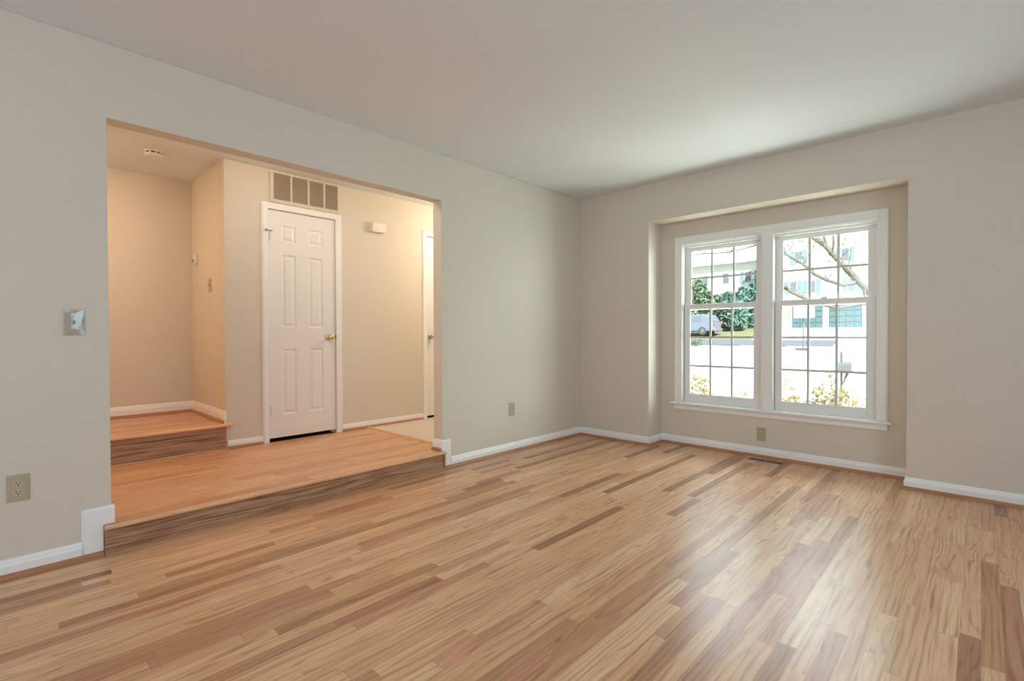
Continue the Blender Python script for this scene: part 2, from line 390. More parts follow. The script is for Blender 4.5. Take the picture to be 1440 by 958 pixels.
baseboard('baseboard_left', (0, Y0), (0, -4.092), (1, 0), label='white baseboard of the left wall before the opening')
baseboard('baseboard_left', (0, -1.806), (0, 0), (1, 0), m1=-1, label='white baseboard between the foyer opening and the corner')
baseboard('baseboard_front', (0, 0), (RX0, 0), (0, -1), m0=-1, m1=1, label='white baseboard between the corner and the window bay')
baseboard('baseboard_bay_left', (RX0, RD), (RX0, 0), (1, 0), m0=-1, m1=1, label='short white baseboard on the side of the bay')
baseboard('baseboard_bay', (RX0, RD), (RX1, RD), (0, -1), m0=-1, m1=-1, label='white baseboard under the windows')
baseboard('baseboard_bay_right', (RX1, 0), (RX1, RD), (-1, 0), m0=1, m1=-1, label='short white baseboard on the far side of the bay')
baseboard('baseboard_right', (RX1, 0), (X1, 0), (0, -1), m0=1, label='white baseboard right of the window bay')
BF = 0.068
baseboard('baseboard_foyer', (DX, AY + 0.012), (DX, D1[0] - 0.058), (1, 0), FZ, BF, label='short white baseboard between the step and the closet door')
baseboard('baseboard_foyer', (DX, D1[1] + 0.066), (DX, D2[0] - 0.056), (1, 0), FZ, BF, label='white baseboard between the two foyer doors')
baseboard('baseboard_alcove', (AX, -4.6), (AX, AY), (1, 0), LZ, 0.10, m1=-1, label='white baseboard behind the stair landing')
baseboard('baseboard_alcove_side', (AX, AY), (DX + 0.012, AY), (0, -1), LZ, 0.10, m0=-1, shoe=True, label='white baseboard on the side of the stair alcove')
baseboard('baseboard_jamb', (-TW, YR), (0.0, YR), (0, -1), FZ, 0.088, shoe=True, label='white baseboard on the jamb of the opening')

def step_block(name, sgn, ye, top, ycut, ystart, label):
    """stepped end of the baseboard beside the entry step; sgn +1: steps up towards +y"""
    def poly(t, ins):
        if sgn > 0: P = [(ystart + ins, 0), (ycut, 0), (ycut, FZ + 0.003), (ye, FZ + 0.003), (ye, top - ins), (ystart + ins, top - ins)]
        else: P = [(ystart - ins, 0), (ycut, 0), (ycut, FZ + 0.003), (ye, FZ + 0.003), (ye, top - ins), (ystart - ins, top - ins)]
        return P
    bm = BM()
    prism(bm, poly(0, 0), lambda a, c: (0, a, c), lambda a, c: (0.006, a, c))
    prism(bm, poly(0, 0.010), lambda a, c: (0.006, a, c), lambda a, c: (0.013, a, c))
    o = obj(name, bm, 'trim', bevel=0.002, label=label, **SK)
    obj('shoe_molding', prism(BM(), shoe_prof(0), lambda a, c: (a, ystart, c), lambda a, c: (a, ycut, c)), 'shoe', o)
    return o
step_block('trim_step', 1, YL + 0.012, 0.238, -4.010, -4.092, 'white stepped baseboard block at the near end of the step')
step_block('trim_step', -1, YR - 0.012, 0.233, -1.888, -1.806, 'white stepped baseboard block at the far end of the step')
obj('trim_jamb', prism(BM(), [(YL, FZ), (YL + 0.012, FZ), (YL + 0.012, 0.222), (YL + 0.005, 0.238), (YL, 0.238)], lambda a, c: (-TW, a, c), lambda a, c: (0.0, a, c)), 'trim', label='white baseboard on the near jamb of the opening', **SK)

# ------------------------------------------------------------------ foyer doors
def panel_door(name, y0, y1, z0, z1, panels, xf, parent, mat='door', th=0.035):
    """slab with moulded panels; face looks towards +x at xf"""
    bm = BM()
    ys = sorted({y0, y1, *[p[0] for p in panels], *[p[1] for p in panels]}); zs = sorted({z0, z1, *[p[2] for p in panels], *[p[3] for p in panels]})
    V = {}
    def v(y, z, x=xf):
        k = (round(y, 5), round(z, 5), round(x, 5))
        if k not in V: V[k] = bm.verts.new((x, y, z))
        return V[k]
    pset = {(round(p[0], 5), round(p[1], 5), round(p[2], 5), round(p[3], 5)) for p in panels}
    for i in range(len(ys) - 1):
        for j in range(len(zs) - 1):
            a, c, d, e = ys[i], ys[i + 1], zs[j], zs[j + 1]
            inside = [p for p in panels if p[0] <= (a + c) / 2 <= p[1] and p[2] <= (d + e) / 2 <= p[3]]
            if inside: continue
            bm.faces.new((v(a, d), v(c, d), v(c, e), v(a, e)))
    for (a, c, d, e) in panels:
        prev = (a, c, d, e, xf)
        # break the outer ring where the grid has extra lines
        for ins, dx in ((0.006, -0.003), (0.013, -0.010), (0.018, -0.010), (0.036, -0.002)):
            cur = (a + ins, c - ins, d + ins, e - ins, xf + dx)
            A = [(prev[0], prev[2]), (prev[1], prev[2]), (prev[1], prev[3]), (prev[0], prev[3])]
            B = [(cur[0], cur[2]), (cur[1], cur[2]), (cur[1], cur[3]), (cur[0], cur[3])]
            for k in range(4):
                l = (k + 1) % 4
                bm.faces.new((v(*A[k], prev[4]), v(*A[l], prev[4]), v(*B[l], cur[4]), v(*B[k], cur[4])))
            prev = cur
        bm.faces.new([v(*q, prev[4]) for q in B])
    bk = [(y0, z0), (y1, z0), (y1, z1), (y0, z1)]
    bm.faces.new([v(*q, xf - th) for q in bk][::-1])
    for k in range(4):
        l = (k + 1) % 4
        bm.faces.new((v(*bk[k]), v(*bk[k], xf - th), v(*bk[l], xf - th), v(*bk[l])))
    return obj(name, bm, mat, parent)

def knob(parent, y, z, mat, xf, name='knob'):
    R = Matrix.Translation((xf, y, z)) @ Matrix.Rotation(PI / 2, 4, 'Y')
    k = obj(name, lathe(BM(), [(0.011, 0.004), (0.010, 0.028), (0.019, 0.034), (0.026, 0.043), (0.0275, 0.052), (0.024, 0.062), (0.014, 0.068), (0, 0.069)], R, 28), mat, parent, smooth=True)
    obj('rosette', lathe(BM(), [(0, 0), (0.031, 0.0), (0.031, 0.004), (0.024, 0.009), (0.012, 0.010), (0, 0.010)], R, 28), mat, k, smooth=True)
    return k
def hinge(parent, y, z0, z1, stop=False):
    R = Matrix.Translation((DX + 0.010, y, z0))
    h = obj('hinge', lathe(BM(), [(0, -0.004), (0.005, -0.004), (0.0065, 0), (0.0065, z1 - z0), (0.005, z1 - z0 + 0.004), (0, z1 - z0 + 0.004)], R, 12), 'hinge', parent, smooth=True)
    obj('hinge_leaf', boxb(DX + 0.001, DX + 0.0035, y + 0.002, y + 0.022, z0, z1), 'hinge', h)
    if stop:
        bm = BM(); tube(bm, [(DX + 0.012, y - 0.001, z1 + 0.006), (DX + 0.035, y - 0.022, z1 + 0.006)], [0.004, 0.004]); tube(bm, [(DX + 0.012, y + 0.001, z1 + 0.006), (DX + 0.030, y + 0.028, z1 + 0.004)], [0.004, 0.004])
        lathe(bm, [(0, -0.006), (0.009, -0.006), (0.009, 0.006), (0, 0.006)], Matrix.Translation((DX + 0.036, y - 0.023, z1 + 0.006)), 12)
        obj('hinge_stop', bm, 'steel', h)
def casing(name, d, zt, label, wl=0.057, wr=0.064):
    """door casing: side legs and head with a stepped profile, one mesh"""
    bm = BM()
    for t0, t1, f in ((0, 0.010, 0.0), (0.010, 0.017, 0.010)):
        x0, x1 = DX + t0, DX + t1
        prism(bm, [(d[0] - wl + f, FZ), (d[0] - 0.004, FZ), (d[0] - 0.004, zt + 0.004), (d[1] + 0.004, zt + 0.004), (d[1] + 0.004, FZ), (d[1] + wr - f, FZ), (d[1] + wr - f, zt + wl - f), (d[0] - wl + f, zt + wl - f)],
              lambda a, c, x=x0: (x, a, c), lambda a, c, x=x1: (x, a, c))
    return obj(name, bm, 'trim', label=label, bevel=0.002, **SK)
dr = empty('door_1', (DX, (D1[0] + D1[1]) / 2, FZ), kind='structure', label='white six panel closet door with brass knob', cat='door')
PN = []
for ya, yb in ((-2.612, -2.484), (-2.372, -2.234)):
    for za, zb in ((0.376, 0.960), (1.150, 1.797), (1.908, 2.057)): PN.append((ya, yb, za, zb))
panel_door('door_panel', D1[0] + 0.003, D1[1] - 0.003, FZ + 0.032, DZ - 0.004, PN, DX - 0.002, dr)
knob(dr, -2.183, 1.062, 'brass', DX - 0.002)
hinge(dr, D1[0] - 0.001, 1.905, 1.985, True); hinge(dr, D1[0] - 0.001, 0.388, 0.468); 
obj('latch_plate', boxb(DX - 0.001, DX + 0.002, D1[1] - 0.004, D1[1] + 0.004, 1.045, 1.085), 'steel', dr)
bm = BM(); box(bm, DX - 0.10, DX - 0.045, D1[0], D1[0] + 0.014, FZ, DZ); box(bm, DX - 0.10, DX - 0.045, D1[1] - 0.014, D1[1], FZ, DZ); box(bm, DX - 0.10, DX - 0.045, D1[0], D1[1], DZ - 0.014, DZ)
obj('door_stop', bm, 'trim', dr)
casing('trim_1', D1, DZ, 'white casing around the closet door')
dr = empty('door_2', (DX, (D2[0] + D2[1]) / 2, FZ), kind='structure', label='white foyer door mostly hidden behind the opening jamb', cat='door')
PN = []
for ya, yb in ((-0.925, -0.735), (-0.61, -0.42)):
    for za, zb in ((0.376, 0.960), (1.150, 1.797), (1.908, 2.057)): PN.append((ya, yb, za, zb))
panel_door('door_panel', D2[0] + 0.003, D2[1] - 0.003, FZ + 0.026, DZ - 0.004, PN, DX - 0.012, dr)
knob(dr, -0.985, 1.062, 'nickel', DX - 0.012)
casing('trim_2', D2, DZ, 'white casing around the half hidden foyer door', wl=0.055, wr=0.055)

# ------------------------------------------------------------------ windows
GY = {'up': 0.352, 'lo': 0.316}
def sash(name, x0, x1, z0, z1, gx0, gx1, gz0, gz1, yf, yb, cols, rows, parent):
    """one sash: frame with a glazing bead, grille bars between the panes, one glass"""
    bm = BM()
    for (a0, a1, c0, c1, y0, y1) in ((x0, x1, z0, z1, yf, yb),):
        box(bm, a0, gx0, y0, y1, c0, c1); box(bm, gx1, a1, y0, y1, c0, c1); box(bm, gx0, gx1, y0, y1, c0, gz0); box(bm, gx0, gx1, y0, y1, gz1, c1)
    fr = obj(name, bm, 'vinyl', parent, bevel=0.0025)
    e = 0.006; ym = yf + 0.012
    bm = BM()
    for k in range(4):
        if k == 0: P = [(gx0, ), ]
    box(bm, gx0, gx0 + e, yf + 0.005, ym, gz0, gz1); box(bm, gx1 - e, gx1, yf + 0.005, ym, gz0, gz1); box(bm, gx0 + e, gx1 - e, yf + 0.005, ym, gz0, gz0 + e); box(bm, gx0 + e, gx1 - e, yf + 0.005, ym, gz1 - e, gz1)
    obj('glazing_bead', bm, 'vinyl', fr)
    yg = (yf + yb) / 2 + 0.002
    bm = BM(); w = 0.0095
    for i in range(1, cols):
        x = gx0 + (gx1 - gx0) * i / cols; box(bm, x - w, x + w, yg - 0.003, yg + 0.003, gz0, gz1)
    xs = [gx0] + [gx0 + (gx1 - gx0) * i / cols for i in range(1, cols)] + [gx1]
    for j in range(1, rows):
        z = gz0 + (gz1 - gz0) * j / rows
        for i in range(cols): box(bm, xs[i] + (w if i else 0), xs[i + 1] - (w if i < cols - 1 else 0), yg - 0.003, yg + 0.003, z - w, z + w)
    obj('grille', bm, 'vinyl', fr)
    obj('glass_pane', boxb(gx0 - 0.004, gx1 + 0.004, yg - 0.0085, yg - 0.0055, gz0 - 0.004, gz1 + 0.004), 'glass', fr)
    return fr
def window(name, wx, lo, up, label):
    w = empty(name, ((wx[0] + wx[1]) / 2, RD, WZ0), kind='structure', label=label, cat='window')
    bm = BM(); j = 0.016
    for (ya, yb, t) in ((0.268, 0.300, 0.002), (0.335, 0.341, 0.020), (0.341, 0.415, 0.003)):
        box(bm, wx[0], wx[0] + t, ya, yb, WZ0, WZ1); box(bm, wx[1] - t, wx[1], ya, yb, WZ0, WZ1)
    box(bm, wx[0], wx[1], 0.268, 0.415, WZ1 - 0.006, WZ1); box(bm, wx[0] + 0.003, wx[1] - 0.003, 0.300, 0.332, WZ1 - 0.024, WZ1 - 0.006)
    box(bm, wx[0], wx[1], 0.330, 0.415, WZ0, WZ0 + 0.028)
    obj('jamb_liner', bm, 'vinyl', w)
    sash('lower_sash', wx[0] + 0.004, wx[1] - 0.004, 0.417, 1.370, lo[0], lo[1], 0.497, 1.329, 0.302, 0.332, 3, 3, w)
    us = sash('upper_sash', wx[0] + 0.004, wx[1] - 0.004, 1.318, 1.938, up[0], up[1], 1.357, 1.893, 0.342, 0.372, 3, 2, w)
    cx = (wx[0] + wx[1]) / 2
    lk = obj('sash_lock', boxb(cx - 0.028, cx + 0.028, 0.308, 0.328, 1.370, 1.376), 'vinyl', w, bevel=0.002)
    obj('lock_lever', boxb(cx - 0.012, cx + 0.022, 0.310, 0.320, 1.376, 1.386), 'vinyl', lk, bevel=0.002)
    return w
window('window_1', WX[0], (1.078, 1.673), (1.074, 1.679), 'double hung window nearer the room corner, hedge and parked car outside')
window('window_2', WX[1], (1.890, 2.496), (1.888, 2.501), 'double hung window with the bare tree limbs and mailbox outside')
# casing round both windows
bm = BM(); cy0 = RD
for t0, t1, f, g in ((0.0, 0.012, 0.0, 0.0), (0.012, 0.019, 0.006, 0.016)):
    xo0, xo1, zo = 0.948 + f, 2.634 - f, 2.026 - f
    xi = [WX[0][0] - 0.001 - g, WX[0][1] + 0.001 + g, WX[1][0] - 0.001 - g, WX[1][1] + 0.001 + g]; zi = WZ1 + 0.001 + g
    za = 0.420; ya, yb = RD - t1, RD - t0
    box(bm, xo0, xi[0], ya, yb, za, zo); box(bm, xi[3], xo1, ya, yb, za, zo); box(bm, xi[0], xi[3], ya, yb, zi, zo)
    box(bm, xi[1], xi[2], ya, yb, za, zi)
obj('trim_3', bm, 'trim', bevel=0.0025, label='white casing around the pair of windows', **SK)
so = obj('windowsill', boxb(0.914, 2.656, RD - 0.040, 0.302, 0.398, 0.419), 'trim', bevel=0.006, label='white window stool under both windows', **SK)
bm = prism(BM(), [(0, 0.398), (0.022, 0.398), (0.020, 0.388), (0.014, 0.380), (0.014, 0.350), (0, 0.350)], lambda a, c: (0.946, RD - a, c), lambda a, c: (2.634, RD - a, c))
obj('apron', bm, 'trim', so)

# ------------------------------------------------------------------ plates, vents and small fittings
def outlet(loc, rz, label, group='duplex wall outlets'):
    """local frame: wall at y=0, faces -y, centred on z"""
    r = empty('wall_outlet', loc, rz, label=label, cat='outlet', group=group)
    Wd = 0.037; Hh = 0.060
    bm = BM(); box(bm, -Wd, Wd, -0.0055, 0, -Hh, Hh)
    obj('plate', bm, 'almond', r, bevel=0.003, world=False)
    for s in (1, -1):
        pts = []
        for k in range(20):
            a = 2 * PI * k / 20; pts.append((0.0165 * math.cos(a), max(-0.0135, min(0.0135, 0.0175 * math.sin(a))) + s * 0.0195))
        rc = obj('receptacle', prism(BM(), pts, lambda a, c: (a, -0.0054, c), lambda a, c: (a, -0.0075, c)), 'almond_hi', r, world=False)
        bm = BM(); zc = s * 0.0195
        box(bm, -0.0078, -0.0052, -0.0079, -0.007, zc - 0.001, zc + 0.008); box(bm, 0.0052, 0.0078, -0.0079, -0.007, zc + 0.000, zc + 0.007)
        lathe(bm, [(0, 0), (0.0030, 0), (0.0030, 0.0009), (0, 0.0009)], Matrix.Translation((0, -0.007, zc - 0.0075)) @ Matrix.Rotation(PI / 2, 4, 'X'), 10)
        obj('slot', bm, 'dark', rc, world=False)
    obj('screw', lathe(BM(), [(0, 0), (0.003, 0), (0.0025, 0.0012), (0, 0.0014)], Matrix.Translation((0, -0.0055, 0)) @ Matrix.Rotation(PI / 2, 4, 'X'), 10), 'almond_hi', r, world=False)
    return r
outlet((0, -4.305, 0.397), PI / 2, 'almond duplex outlet low on the wall under the switch')
outlet((0, -1.082, 0.393), PI / 2, 'pale outlet low on the wall between foyer opening and room corner')
outlet((1.746, RD, 0.202), 0, 'almond outlet low on the wall under the windows')

def wall_switch(loc, rz, label, mat, bulge=0.0):
    r = empty('light_switch', loc, rz, label=label, cat='switch')
    bm = BM(); Wd, Hh = 0.0385, 0.060; N = 8
    G = [[bm.verts.new((-Wd + 2 * Wd * i / N, -(0.0055 + bulge * (1 - (2 * i / N - 1) ** 2) * (1 - (2 * j / N - 1) ** 2)), -Hh + 2 * Hh * j / N)) for j in range(N + 1)] for i in range(N + 1)]
    for i in range(N):
        for j in range(N): bm.faces.new((G[i][j], G[i + 1][j], G[i + 1][j + 1], G[i][j + 1]))
    ring = [G[i][0] for i in range(N)] + [G[N][j] for j in range(N)] + [G[i][N] for i in range(N, 0, -1)] + [G[0][j] for j in range(N, 0, -1)]
    back = [bm.verts.new((v.co.x, 0, v.co.z)) for v in ring]
    for k in range(len(ring)): bm.faces.new((ring[k], ring[(k + 1) % len(ring)], back[(k + 1) % len(ring)], back[k]))
    bm.faces.new(back)
    obj('plate', bm, mat, r, world=False, bevel=0.002)
    y = -0.0055 - bulge
    tg = obj('toggle', prism(BM(), [(y + 0.001, -0.010), (y + 0.001, 0.010), (y - 0.012, 0.012), (y - 0.014, 0.006)], lambda a, c: (-0.005, a, c), lambda a, c: (0.005, a, c)), 'almond', r, world=False, bevel=0.001)
    for s in (1, -1):
        obj('screw', lathe(BM(), [(0, 0), (0.003, 0), (0.0025, 0.0012), (0, 0.0014)], Matrix.Translation((0, y + 0.001, s * 0.030)) @ Matrix.Rotation(PI / 2, 4, 'X'), 10), 'almond', r, world=False)
    return r
wall_switch((0, -4.110, 1.144), PI / 2, 'glossy light switch plate on the wall beside the foyer opening', 'cover', 0.004)
wall_switch((-1.735, AY, 1.517), 0, 'small beige switch on the side wall of the stair alcove', 'almond')

ms = empty('wall_sensor', (-2.13, AY, 1.79), label='tiny white sensor on the stair alcove wall near its back corner', cat='sensor')
obj('housing', boxb(-0.028, 0.028, -0.030, 0, -0.045, 0.045), 'white_pl', ms, bevel=0.008, world=False)
obj('lens', boxb(-0.018, 0.018, -0.034, -0.028, -0.034, -0.008), 'steel', ms, bevel=0.003, world=False)

# return air grille over the closet door
vy = (-2.712, -2.078); vz = (2.244, 2.512)
gr = empty('return_air_grille', (DX, sum(vy) / 2, vz[0]), label='return air grille with four louvered sections above the closet door', cat='vent')
sl = [(-2.678, -2.535), (-2.518, -2.379), (-2.362, -2.229), (-2.212, -2.090)]; sz = (2.275, 2.503)
bm = BM(); xa, xb = DX, DX + 0.010
box(bm, xa, xb, vy[0], sl[0][0], *vz); box(bm, xa, xb, sl[3][1], vy[1], *vz)
box(bm, xa, xb, sl[0][0], sl[3][1], vz[0], sz[0]); box(bm, xa, xb, sl[0][0], sl[3][1], sz[1], vz[1])
for a, c in zip(sl, sl[1:]): box(bm, xa, xb, a[1], c[0], *sz)
obj('frame', bm, 'grille', gr, bevel=0.002)
obj('shade_backing', boxb(DX + 0.0005, DX + 0.002, sl[0][0], sl[3][1], *sz), 'shade_backing', gr)
for a, c in sl:
    bm = BM(); n = 17
    for k in range(n):
        z = sz[0] + (sz[1] - sz[0]) * (k + 0.5) / n
        prism(bm, [(DX + 0.0025, z + 0.004), (DX + 0.0035, z + 0.005), (DX + 0.0092, z - 0.004), (DX + 0.0082, z - 0.005)], lambda p, q, y=a: (p, y, q), lambda p, q, y=c: (p, y, q))
    obj('louver', bm, 'louver', gr)

# door chime
ch = empty('door_chime', (DX, -1.665, 2.125), label='white rectangular door chime box on the foyer wall', cat='door chime')
obj('backplate', boxb(DX, DX + 0.016, -1.748, -1.584, 2.128, 2.216), 'white_pl', ch, bevel=0.003)
obj('cover', boxb(DX + 0.017, DX + 0.060, -1.745, -1.584, 2.125, 2.219), 'white_pl', ch, bevel=0.006)

# smoke detector
sd = empty('smoke_detector', (-1.585, -3.492, H), label='round white smoke detector on the ceiling above the landing', cat='smoke detector')
Rm = Matrix.Translation((-1.585, -3.492, H)) @ Matrix.Rotation(PI, 4, 'X')
obj('base', lathe(BM(), [(0, 0), (0.066, 0), (0.066, 0.008), (0.060, 0.010), (0, 0.010)], Rm, 36), 'white_pl', sd, smooth=False)
obj('cover', lathe(BM(), [(0, 0.022), (0.060, 0.022), (0.062, 0.024), (0.060, 0.031), (0.050, 0.037), (0.020, 0.039), (0, 0.039)], Rm, 36), 'white_pl', sd, smooth=False)
obj('chamber', lathe(BM(), [(0, 0.010), (0.054, 0.010), (0.054, 0.022), (0, 0.022)], Rm, 36), 'steel', sd)
for k in range(10):
    bm = BM(); a = 2 * PI * k / 10; Q = Rm @ Matrix.Rotation(a, 4, 'Z') @ Matrix.Translation((0.058, 0, 0.016))
    vs = [bm.verts.new(Q @ Vector(p)) for p in ((-0.003, -0.006, -0.006), (0.003, -0.006, -0.006), (0.003, 0.006, -0.006), (-0.003, 0.006, -0.006), (-0.003, -0.006, 0.006), (0.003, -0.006, 0.006), (0.003, 0.006, 0.006), (-0.003, 0.006, 0.006))]
    for f in ((3, 2, 1, 0), (4, 5, 6, 7), (0, 1, 5, 4), (1, 2, 6, 5), (2, 3, 7, 6), (3, 0, 4, 7)): bm.faces.new([vs[i] for i in f])
    obj('vent_rib', bm, 'white_pl', sd)

# floor register
fr = empty('floor_register', (1.822, 0.135, 0), label='flush floor register with two dark slots under the windows', cat='register')
rx = [(1.700, 1.812), (1.832, 1.945)]; ry = (0.118, 0.162)
bm = BM()
box(bm, 1.685, rx[0][0], 0.100, 0.180, 0, 0.003); box(bm, rx[1][1], 1.960, 0.100, 0.180, 0, 0.003); box(bm, rx[0][1], rx[1][0], 0.100, 0.180, 0, 0.003)
for a, c in rx: box(bm, a, c, 0.100, ry[0], 0, 0.003); box(bm, a, c, ry[1], 0.180, 0, 0.003)
obj('frame', bm, 'register', fr, bevel=0.001)
for a, c in rx:
    o = obj('slot', boxb(a, c, ry[0], ry[1], 0.0004, 0.0010), 'dark', fr)
    bm = BM()
    for k in range(1, 8):
        x = a + (c - a) * k / 8; box(bm, x - 0.0015, x + 0.0015, ry[0], ry[1], 0.001, 0.0025)
    obj('fin', bm, 'steel', o)

# ------------------------------------------------------------------ outdoors
TY = [0.42, 3, 7, 9, 16, 22, 27, 30, 34, 38, 40, 60, 90]; TZ = [-0.5, -0.62, -0.8, -0.82, -0.72, -0.45, -0.05, 0.3, 0.95, 1.55, 1.62, 1.9, 2.2]
def gz(y):
    if y <= TY[0]: return TZ[0]
    for a, c, p, q in zip(TY, TY[1:], TZ, TZ[1:]):
        if a <= y <= c: return p + (q - p) * (y - a) / (c - a)
    return TZ[-1]
def strip(x0, x1, y0, y1, lift, n=14, xe=None):
    """ground piece that follows the terrain"""
    bm = BM(); row = None
    ys = sorted({y0, y1, *[y for y in TY if y0 < y < y1], *[y0 + (y1 - y0) * k / n for k in range(n + 1)]})
    for y in ys:
        a, c = (x0(y) if callable(x0) else x0), (x1(y) if callable(x1) else x1)
        cur = [bm.verts.new((a, y, gz(y) + lift)), bm.verts.new((c, y, gz(y) + lift))]
        if row: bm.faces.new((row[0], row[1], cur[1], cur[0]))
        row = cur
    return bm
M['concrete'] = plain('concrete', (0.60, 0.62, 0.59), 0.85, var=0.06, scale=1.5)
M['shade_asphalt'] = plain('shade_asphalt', (0.10, 0.11, 0.15), 0.9, var=0.12, scale=6)  # dark bluish tone, shade put into the colour of the lane strip
M['lawn'] = plain('lawn', (0.15, 0.155, 0.08), 0.9, var=0.3, scale=4)
M['mulch'] = plain('mulch', (0.20, 0.14, 0.10), 0.9, var=0.3, scale=14)
obj('ground', strip(-60, 40, 0.42, 90, -0.04), 'lawn', label='dry lawn around the houses', **SK)
obj('street', strip(-30, 18, 2.4, 30.0, 0.0), 'concrete', label='pale sunlit concrete court outside', **SK)
obj('driveway', strip(-8.6, 6.0, 30.0, 38.0, 0.0), 'concrete', label='concrete driveway up to the garage doors', **SK)
obj('shadow_lane', strip(-30, -3.3, 30.1, 32.2, 0.02), 'shade_asphalt', label='dark lane strip below the hedge with a shadow band in its colour', **SK)  # strip over the paving, a cast-shadow band painted as dark ground

M['siding'] = plain('white_siding', (0.80, 0.79, 0.76), 0.6, var=0.03, scale=3)
M['garage'] = plain('teal_garage_paint', lin(76, 102, 108), 0.5, var=0.04)
M['shutter'] = plain('blue_shutter', lin(104, 140, 158), 0.5, var=0.04)
M['roof'] = plain('pale_shingle', (0.62, 0.60, 0.59), 0.9, var=0.1, scale=2)
def brick_mat():
    t = NT('red_brick'); g = t.n('ShaderNodeTexBrick'); ps = t.sep(t.pos())
    t.put(g.inputs['Vector'], t.comb(ps[0], ps[2], 0.0)); g.inputs['Scale'].default_value = 4.0
    g.inputs['Color1'].default_value = (*lin(176, 140, 128), 1); g.inputs['Color2'].default_value = (*lin(150, 112, 104), 1); g.inputs['Mortar'].default_value = (*lin(205, 195, 188), 1)
    t.bsdf(g.outputs[0], 0.85); return t.m
M['brick'] = brick_mat()
M['car_paint'] = plain('silver_blue_car_paint', lin(118, 126, 146), 0.25, 0.2, coat=0.6)
M['car_glass'] = plain('tinted_car_glass', lin(104, 112, 124), 0.12)
M['tail'] = plain('red_tail_lamp', lin(200, 80, 95), 0.2)
M['tyre'] = plain('tyre_rubber', (0.05, 0.05, 0.06), 0.8)
M['bark'] = plain('tree_bark', lin(98, 93, 86), 0.85, var=0.25, scale=30)
M['box_grey'] = plain('mailbox_grey', lin(98, 104, 108), 0.4, 0.1)
M['post'] = plain('mailbox_post', lin(92, 88, 82), 0.7)
M['acrylic'] = plain('white_backboard', (0.82, 0.82, 0.84), 0.3)

# the house across the court
HY = 38.0
hs = empty('house', (-6.0, HY, 1.5), label='white sided house with two teal garage doors across the court', cat='house')
obj('wall', boxb(-9.0, -1.2, HY, HY + 8, 1.4, 8.4), 'siding', hs)
def garage_door(x0, x1, z0, z1):
    bm = BM(); box(bm, x0, x1, HY - 0.10, HY - 0.02, z0, z1); n = 5
    for k in range(n):
        za = z0 + (z1 - z0) * k / n + 0.03; zb = z0 + (z1 - z0) * (k + 1) / n - 0.03
        for i in range(4):
            xa = x0 + (x1 - x0) * i / 4 + 0.05; xb = x0 + (x1 - x0) * (i + 1) / 4 - 0.05
            box(bm, xa, xb, HY - 0.13, HY - 0.10, za, zb)
    d = obj('garage_door', bm, 'garage', hs)
    bm = BM(); box(bm, x0 - 0.12, x0, HY - 0.14, HY, z0, z1 + 0.14); box(bm, x1, x1 + 0.12, HY - 0.14, HY, z0, z1 + 0.14); box(bm, x0, x1, HY - 0.14, HY, z1, z1 + 0.14)
    obj('trim', bm, 'siding', d)
garage_door(-7.40, -5.36, 1.50, 3.62); garage_door(-4.98, -2.95, 1.50, 3.62)
for x0, x1 in ((-8.05, -7.52), (-5.24, -5.10), (-2.83, -2.3)): obj('brick_pier', boxb(x0, x1, HY - 0.10, HY, 1.45, 3.9), 'brick', hs)
for xc, zc in ((-7.35, 4.65), (-6.10, 4.62), (-3.6, 4.6), (-7.0, 6.9), (-4.0, 6.8)):
    w = obj('window', boxb(xc - 0.28, xc + 0.28, HY - 0.05, HY, zc - 0.5, zc + 0.5), 'siding', hs)
    obj('pane', boxb(xc - 0.23, xc + 0.23, HY - 0.06, HY - 0.05, zc - 0.45, zc + 0.45), 'car_glass', w)
    for s in (-1, 1): obj('shutter', boxb(xc + s * 0.43 - 0.13, xc + s * 0.43 + 0.13, HY - 0.07, HY, zc - 0.52, zc + 0.52), 'shutter', hs)
obj('roof', prism(BM(), [(HY - 0.5, 8.3), (HY + 4, 11.0), (HY + 8.5, 8.3), (HY + 8.5, 8.15), (HY - 0.5, 8.15)], lambda a, c: (-9.4, a, c), lambda a, c: (-0.8, a, c)), 'roof', hs)
HY2 = 44.0
h2 = empty('house', (-17, HY2, 1.7), label='white two storey house rising behind the hedge', cat='house')
obj('wall', boxb(-24, -11.0, HY2, HY2 + 8, 1.5, 8.0), 'siding', h2)
for xc, zc in ((-18.3, 6.2), (-16.6, 6.3), (-14.6, 6.4), (-12.6, 6.4), (-13.2, 8.9 - 3.9)):
    w = obj('window', boxb(xc - 0.35, xc + 0.35, HY2 - 0.05, HY2, zc - 0.55, zc + 0.55), 'siding', h2)
    obj('pane', boxb(xc - 0.28, xc + 0.28, HY2 - 0.06, HY2 - 0.05, zc - 0.48, zc + 0.48), 'car_glass', w)
for xc in (-11.9, -13.1): obj('shutter', boxb(xc - 0.13, xc + 0.13, HY2 - 0.07, HY2, 5.85, 6.95), 'shutter', h2)
obj('roof', prism(BM(), [(HY2 - 0.5, 7.9), (HY2 + 4, 10.6), (HY2 + 8.5, 7.9), (HY2 + 8.5, 7.75), (HY2 - 0.5, 7.75)], lambda a, c: (-24.4, a, c), lambda a, c: (-10.6, a, c)), 'roof', h2)

